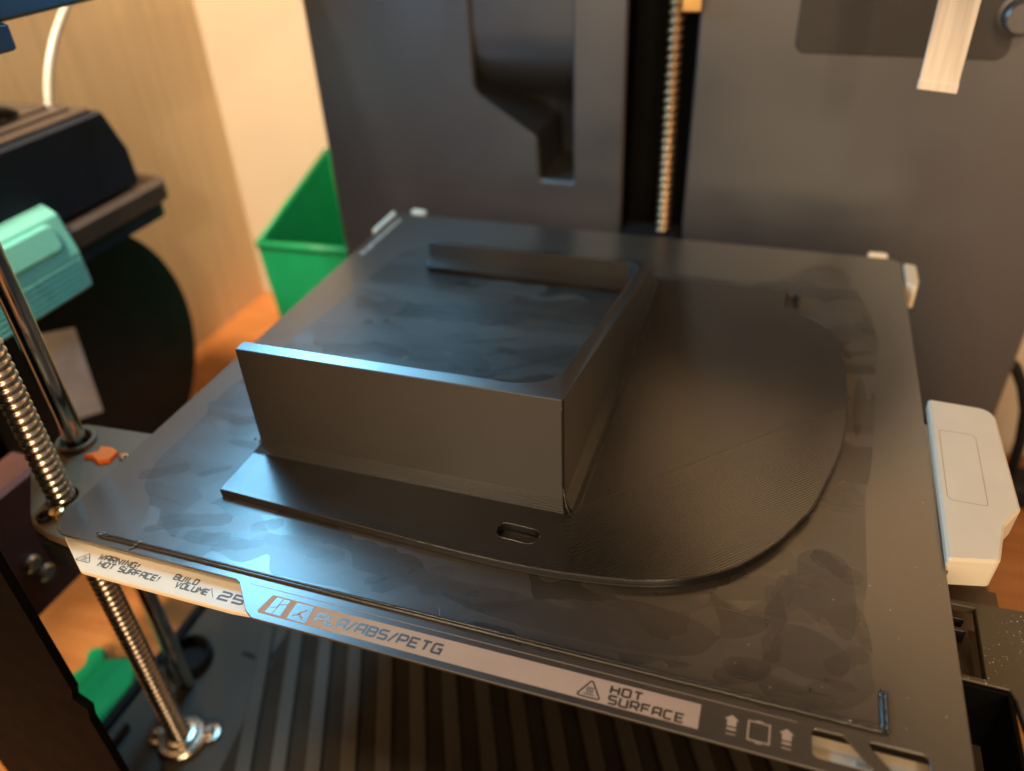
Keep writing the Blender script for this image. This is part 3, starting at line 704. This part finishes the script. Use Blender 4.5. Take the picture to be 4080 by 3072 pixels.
bm = bmesh.new(); ep = [(p[0], p[1], SH-0.12) for p in dens(slab)[2:-6]]
fine_ = []
for a_, b_ in zip(ep, ep[1:]):
    n_ = max(1, int((Vector(b_)-Vector(a_)).length/0.9))
    fine_ += [tuple(Vector(a_).lerp(Vector(b_), k/n_)+Vector((rb.uniform(-.03, .03), rb.uniform(-.03, .03), 0))) for k in range(n_)]
tube(bm, fine_, lambda i: 0.13+0.10*rb.random()**3, 6); build('edge_glint_bead', bm, M['purge'], PP, smooth=True)  # added bead, shaped to catch glints along the slab edge
bm = bmesh.new(); sp_ = [(p[0]+rb.uniform(-.12, .12), p[1]+rb.uniform(-.12, .12), SH+0.02) for p in offset(slot1, -0.12)]; sp_.append(sp_[0])
tube(bm, sp_, lambda i: 0.12+0.2*rb.random()**2, 6, cap=False); build('slot_glint_bead', bm, M['purge'], PP, smooth=True)  # added blobs round the slot, shaped to catch glints
# walls: one U shaped loop, falling from the front to the back
def topz(x, y): return 44.0-0.2035*max(0.0, y+74.4)
U = [(-84.0, -79.4), (23.3, -79.4), (23.9, -78.8), (23.9, 72.4), (-84.0, 72.4), (-84.0, 67.6), (13.6, 67.6), (14.6, 67.2), (18.5, 63.0), (18.9, 61.8)]+inner_fillet+[(-84.0, -74.6)]
bm = bmesh.new()
stair = [(SH-.05, -2.5)]
for k in range(7):
    z_ = SH+0.45+k*0.62; stair += [(z_, -2.5*(1-k/7)**1.8), (z_+.03, -2.5*(1-(k+1)/7)**1.8)]
prism(bm, U, stair+[(lambda x, y: topz(x, y)-0.3, 0), (topz, 0.22)], (), sidemat=0, topmat=1, bottom=False)
build('wall', bm, [M['side'], M['rim']], PP)
bm = bmesh.new(); tube(bm, [(23.3, -79.5, z) for z in range(12, 44, 2)], 0.16, 8); tube(bm, [(23.6, -79.6, 11), (24.2, -80.2, 8), (25.1, -81.2, 5.4), (26.8, -82.4, 3.2)], 0.2, 8); build('corner_seam', bm, M['purge'], PP, smooth=True)
bm = bmesh.new(); tube(bm, [(27.5, -81, 3.12), (28.3, -76, 3.12), (28.0, 70, 3.12)], 0.22, 6); build('wall_foot_bead', bm, M['side'], PP, smooth=True)
bm = bmesh.new(); tube(bm, [(28.4, -78, 3.05), (61.7, -44.5, 3.05), (88.4, -17.8, 3.05), (106.0, -2.9, 3.05)], 0.075, 6); build('raster_seam', bm, M['side'], PP, smooth=True)
bm = bmesh.new()
for k in range(9):
    t = k/9; tube(bm, [(-88.5+t*12+rn.uniform(-1, 1), -76-t*4.5+rn.uniform(-1, .5), 3.3+rn.uniform(0, 2)) for _ in range(5)], 0.18, 6)
build('stringing', bm, M['purge'], PP, smooth=True)
bm = bmesh.new(); tube(bm, [(4.5, -74.4, 42.9), (4.2, -74.0, 44.2), (3.4, -73.6, 45.2)], 0.09, 6); build('stray_hair', bm, M['purge'], PP, smooth=True)

# ------------------------------------------------------------------ strap hanging in front of the back panel
ST = thing('strap', 'white woven strap hanging in front of the charcoal inset of the back panel', 'strap', (123, 90, 87))
bm = bmesh.new(); prism(bm, [(116.2, 88.5), (129.8, 87.2), (130.4, 230), (116.4, 230)], [(0, 0.2), (0.4, 0), (1.2, 0), (1.6, 0.2)], (), XZ(90)); build('band', bm, M['fabric'], ST)
bm = bmesh.new(); prism(bm, [(116.05, 88.4), (129.95, 87.1), (130.0, 90.6), (116.1, 91.8)], [(-.25, 0.2), (0, 0), (1.8, 0), (2.0, 0.2)], (), XZ(90)); build('hem', bm, M['fabric'], ST)

# ------------------------------------------------------------------ things on the desk, left of the printer
BX = thing('filament_box', 'black plastic box with a stepped lid and wide rim by the tan wall', 'plastic box', (-310, 0, DZ))
bm = bmesh.new(); prism(bm, rounded([(-200, 22), (90.9, 22), (90.0, 42), (80, 65.2), (-200, 65.2)], [0, 1, 4, 3, 0], 5), [(-90, 0), (-1.5, 0), (0, 1.5)], (), YZ(-270)); build('lid', bm, M['black_blue_lit'], BX)
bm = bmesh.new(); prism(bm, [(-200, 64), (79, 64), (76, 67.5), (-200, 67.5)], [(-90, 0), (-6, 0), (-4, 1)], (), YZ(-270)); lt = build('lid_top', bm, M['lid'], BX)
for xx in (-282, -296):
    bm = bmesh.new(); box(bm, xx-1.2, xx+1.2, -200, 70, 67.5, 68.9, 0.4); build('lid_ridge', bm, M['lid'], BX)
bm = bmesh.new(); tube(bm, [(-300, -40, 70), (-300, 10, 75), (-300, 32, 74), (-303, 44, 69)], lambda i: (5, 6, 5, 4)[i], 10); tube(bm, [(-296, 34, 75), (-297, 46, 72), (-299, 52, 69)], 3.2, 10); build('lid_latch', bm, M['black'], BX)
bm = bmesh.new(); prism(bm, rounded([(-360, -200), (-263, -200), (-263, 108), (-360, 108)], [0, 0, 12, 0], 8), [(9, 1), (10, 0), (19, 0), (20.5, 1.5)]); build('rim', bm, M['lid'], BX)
bm = bmesh.new(); prism(bm, rounded([(-360, -200), (-266, -200), (-266, 104), (-360, 104)], [0, 0, 10, 0], 8), [(0, 0.5), (8.9, 0)]); build('rim_edge', bm, M['black_blue_lit'], BX)
bm = bmesh.new(); box(bm, -372, -322, -200, 40, DZ, -0.2); build('pedestal', bm, M['black'], BX)
bm = bmesh.new(); box(bm, -321.9, -300, -200, -28, DZ, -60, 2); build('foot', bm, M['black'], BX)

TD = thing('teal_drum', 'teal faceted plastic drum with ribs below the black box rim', 'drum', (-275, -20, 0))
tp = [(-312, 39), (-276, 39), (-263, 31), (-257.8, 11), (-257.2, -7), (-263, -11), (-312, -11)]
bm = bmesh.new(); prism(bm, rounded(tp, [0, 3, 3, 2, 2, 2, 0], 4), [(-90, 0), (24.5, 0), (27, 2.5)], (), lambda u, v, w_: (u, w_, v)); build('shell', bm, M['teal'], TD)
for k in range(6):
    z = 7.5-k*2.8; xx = -257.9+0.11*k
    bm = bmesh.new(); tube(bm, [(xx, -88, z), (xx, 24, z)], 0.75, 8); build('rib', bm, M['teal'], TD, smooth=True)
bm = bmesh.new(); prism(bm, rounded([(-86, 16), (18, 16), (18, 29), (-86, 29)], [0, 4, 4, 0], 5), [(-1, 0), (0.5, 0), (1.2, 1)], (), lambda u, v, w_: (-258.6+w_-(v-16)*0.25, u, v)); build('raised_pad', bm, M['teal'], TD)

SP = thing('filament_spool', 'large black filament spool with a paper label standing below the teal drum', 'spool', (-305, 40, DZ))
def disc(x0, x1, r): 
    bm = bmesh.new(); prism(bm, circle(40, DZ+90, r, 64), [(x0, 1), (x0+1, 0), (x1-1, 0), (x1, 1)], (), lambda u, v, w_: (w_, u, v)); return bm
build('flange', disc(-303, -300, 88), M['spool'], SP); build('flange', disc(-321, -318, 88), M['spool'], SP); build('core', disc(-318, -303, 60), M['black_blue_lit'], SP)
bm = bmesh.new(); prism(bm, [(14, -38), (38, -47), (34, -104), (15, -97)], [(-299.9, 0), (-299.4, 0)], (), lambda u, v, w_: (w_, u, v)); build('label_sheet', bm, M['paper'], SP)

bm = bmesh.new()
pts = [(-300-3*math.sin(t*2), 74+48*t**1.6, 55+62*t+10*t*(1-t)) for t in [k/14 for k in range(20)]]
tube(bm, pts, 2.3, 12)
o = build('guide_tube', bm, M['tube'], None, smooth=True); o['label'] = 'white flexible tube rising behind the black box lid'; o['category'] = 'tube'

GB = thing('waste_bin', 'green plastic bin with a slanted mouth standing behind the left of the back panel', 'bin', (-240, 240, DZ))
def binshell(bm, in_, zlo):
    a = in_
    fr = [(-279+a, 187+a), (-200-a, 187+a)]; bk = [(-200-a, 300-a), (-279+a, 300-a)]
    top = [bm.verts.new((fr[0][0], fr[0][1], -60)), bm.verts.new((fr[1][0], fr[1][1], -57)), bm.verts.new((bk[0][0], bk[0][1], -28)), bm.verts.new((bk[1][0], bk[1][1], -28))]
    low = [bm.verts.new((p[0]+(6 if p[0] < -240 else -6), p[1]+(4 if p[1] < 240 else -4), zlo)) for p in fr+bk]
    for i in range(4): bm.faces.new((top[i], top[(i+1) % 4], low[(i+1) % 4], low[i]))
    bm.faces.new(low)
    return top
bm = bmesh.new(); t0 = binshell(bm, 0, DZ); t1 = binshell(bm, 2.2, DZ+3)
for i in range(4): bm.faces.new((t0[i], t0[(i+1) % 4], t1[(i+1) % 4], t1[i]))
build('shell', bm, M['green'], GB)
bm = bmesh.new(); tube(bm, [(-279, 187, -60), (-200, 187, -57)], 2.4, 10); tube(bm, [(-279, 187, -60), (-279, 300, -28)], 1.8, 10); build('rolled_rim', bm, M['green'], GB, smooth=True)

bm = bmesh.new()
gp = [(-236, -108), (-234, -93), (-231, -86), (-236.5, -78.5), (-233, -74.5), (-228.5, -74.5), (-225.5, -78.5), (-222.5, -80.5), (-219, -78), (-215, -77.5), (-212, -75), (-208.5, -77.5), (-203, -81), (-198, -90), (-200, -118), (-236, -128)]
prism(bm, smooth_loop(gp, 1), [(DZ, 0), (DZ+4, 0), (DZ+5, 0.8)])
o = build('green_plate', bm, M['green'], None); o['label'] = 'flat bright green plastic piece with a wavy edge lying on the desk'; o['category'] = 'plastic piece'

# ------------------------------------------------------------------ things right of the printer
CB = thing('storage_box', 'cream storage box on the desk beyond the right edge of the back panel', 'box', (270, 250, DZ))
bm = bmesh.new(); box(bm, 212, 420, 222, 300, DZ, 10, 2.0); cbx = build('carton', bm, M['wall_b'], CB)
bm = bmesh.new(); box(bm, 210, 422, 219, 303, 10, 34, 2.0); build('lid', bm, M['wall_b'], CB)
bm = bmesh.new()
tube(bm, [(206, 186, -78), (213, 187, -84), (220, 186, -96), (226, 187, -112), (230, 188, -134), (232, 190, -156), (236, 196, -168), (262, 205, -168)], 3.2, 12)
o = build('power_cable', bm, M['black'], None, smooth=True); o['label'] = 'black cable looping beside the right edge of the back panel'; o['category'] = 'cable'
bm = bmesh.new(); prism(bm, rounded([(226, 172), (270, 172), (270, 196), (226, 196)], 6, 5), [(DZ, 0), (DZ+12, 0), (DZ+15, 3)])
o = build('adapter_block', bm, M['black'], None); o['label'] = 'black adapter block on the desk at the right of the printer'; o['category'] = 'adapter'
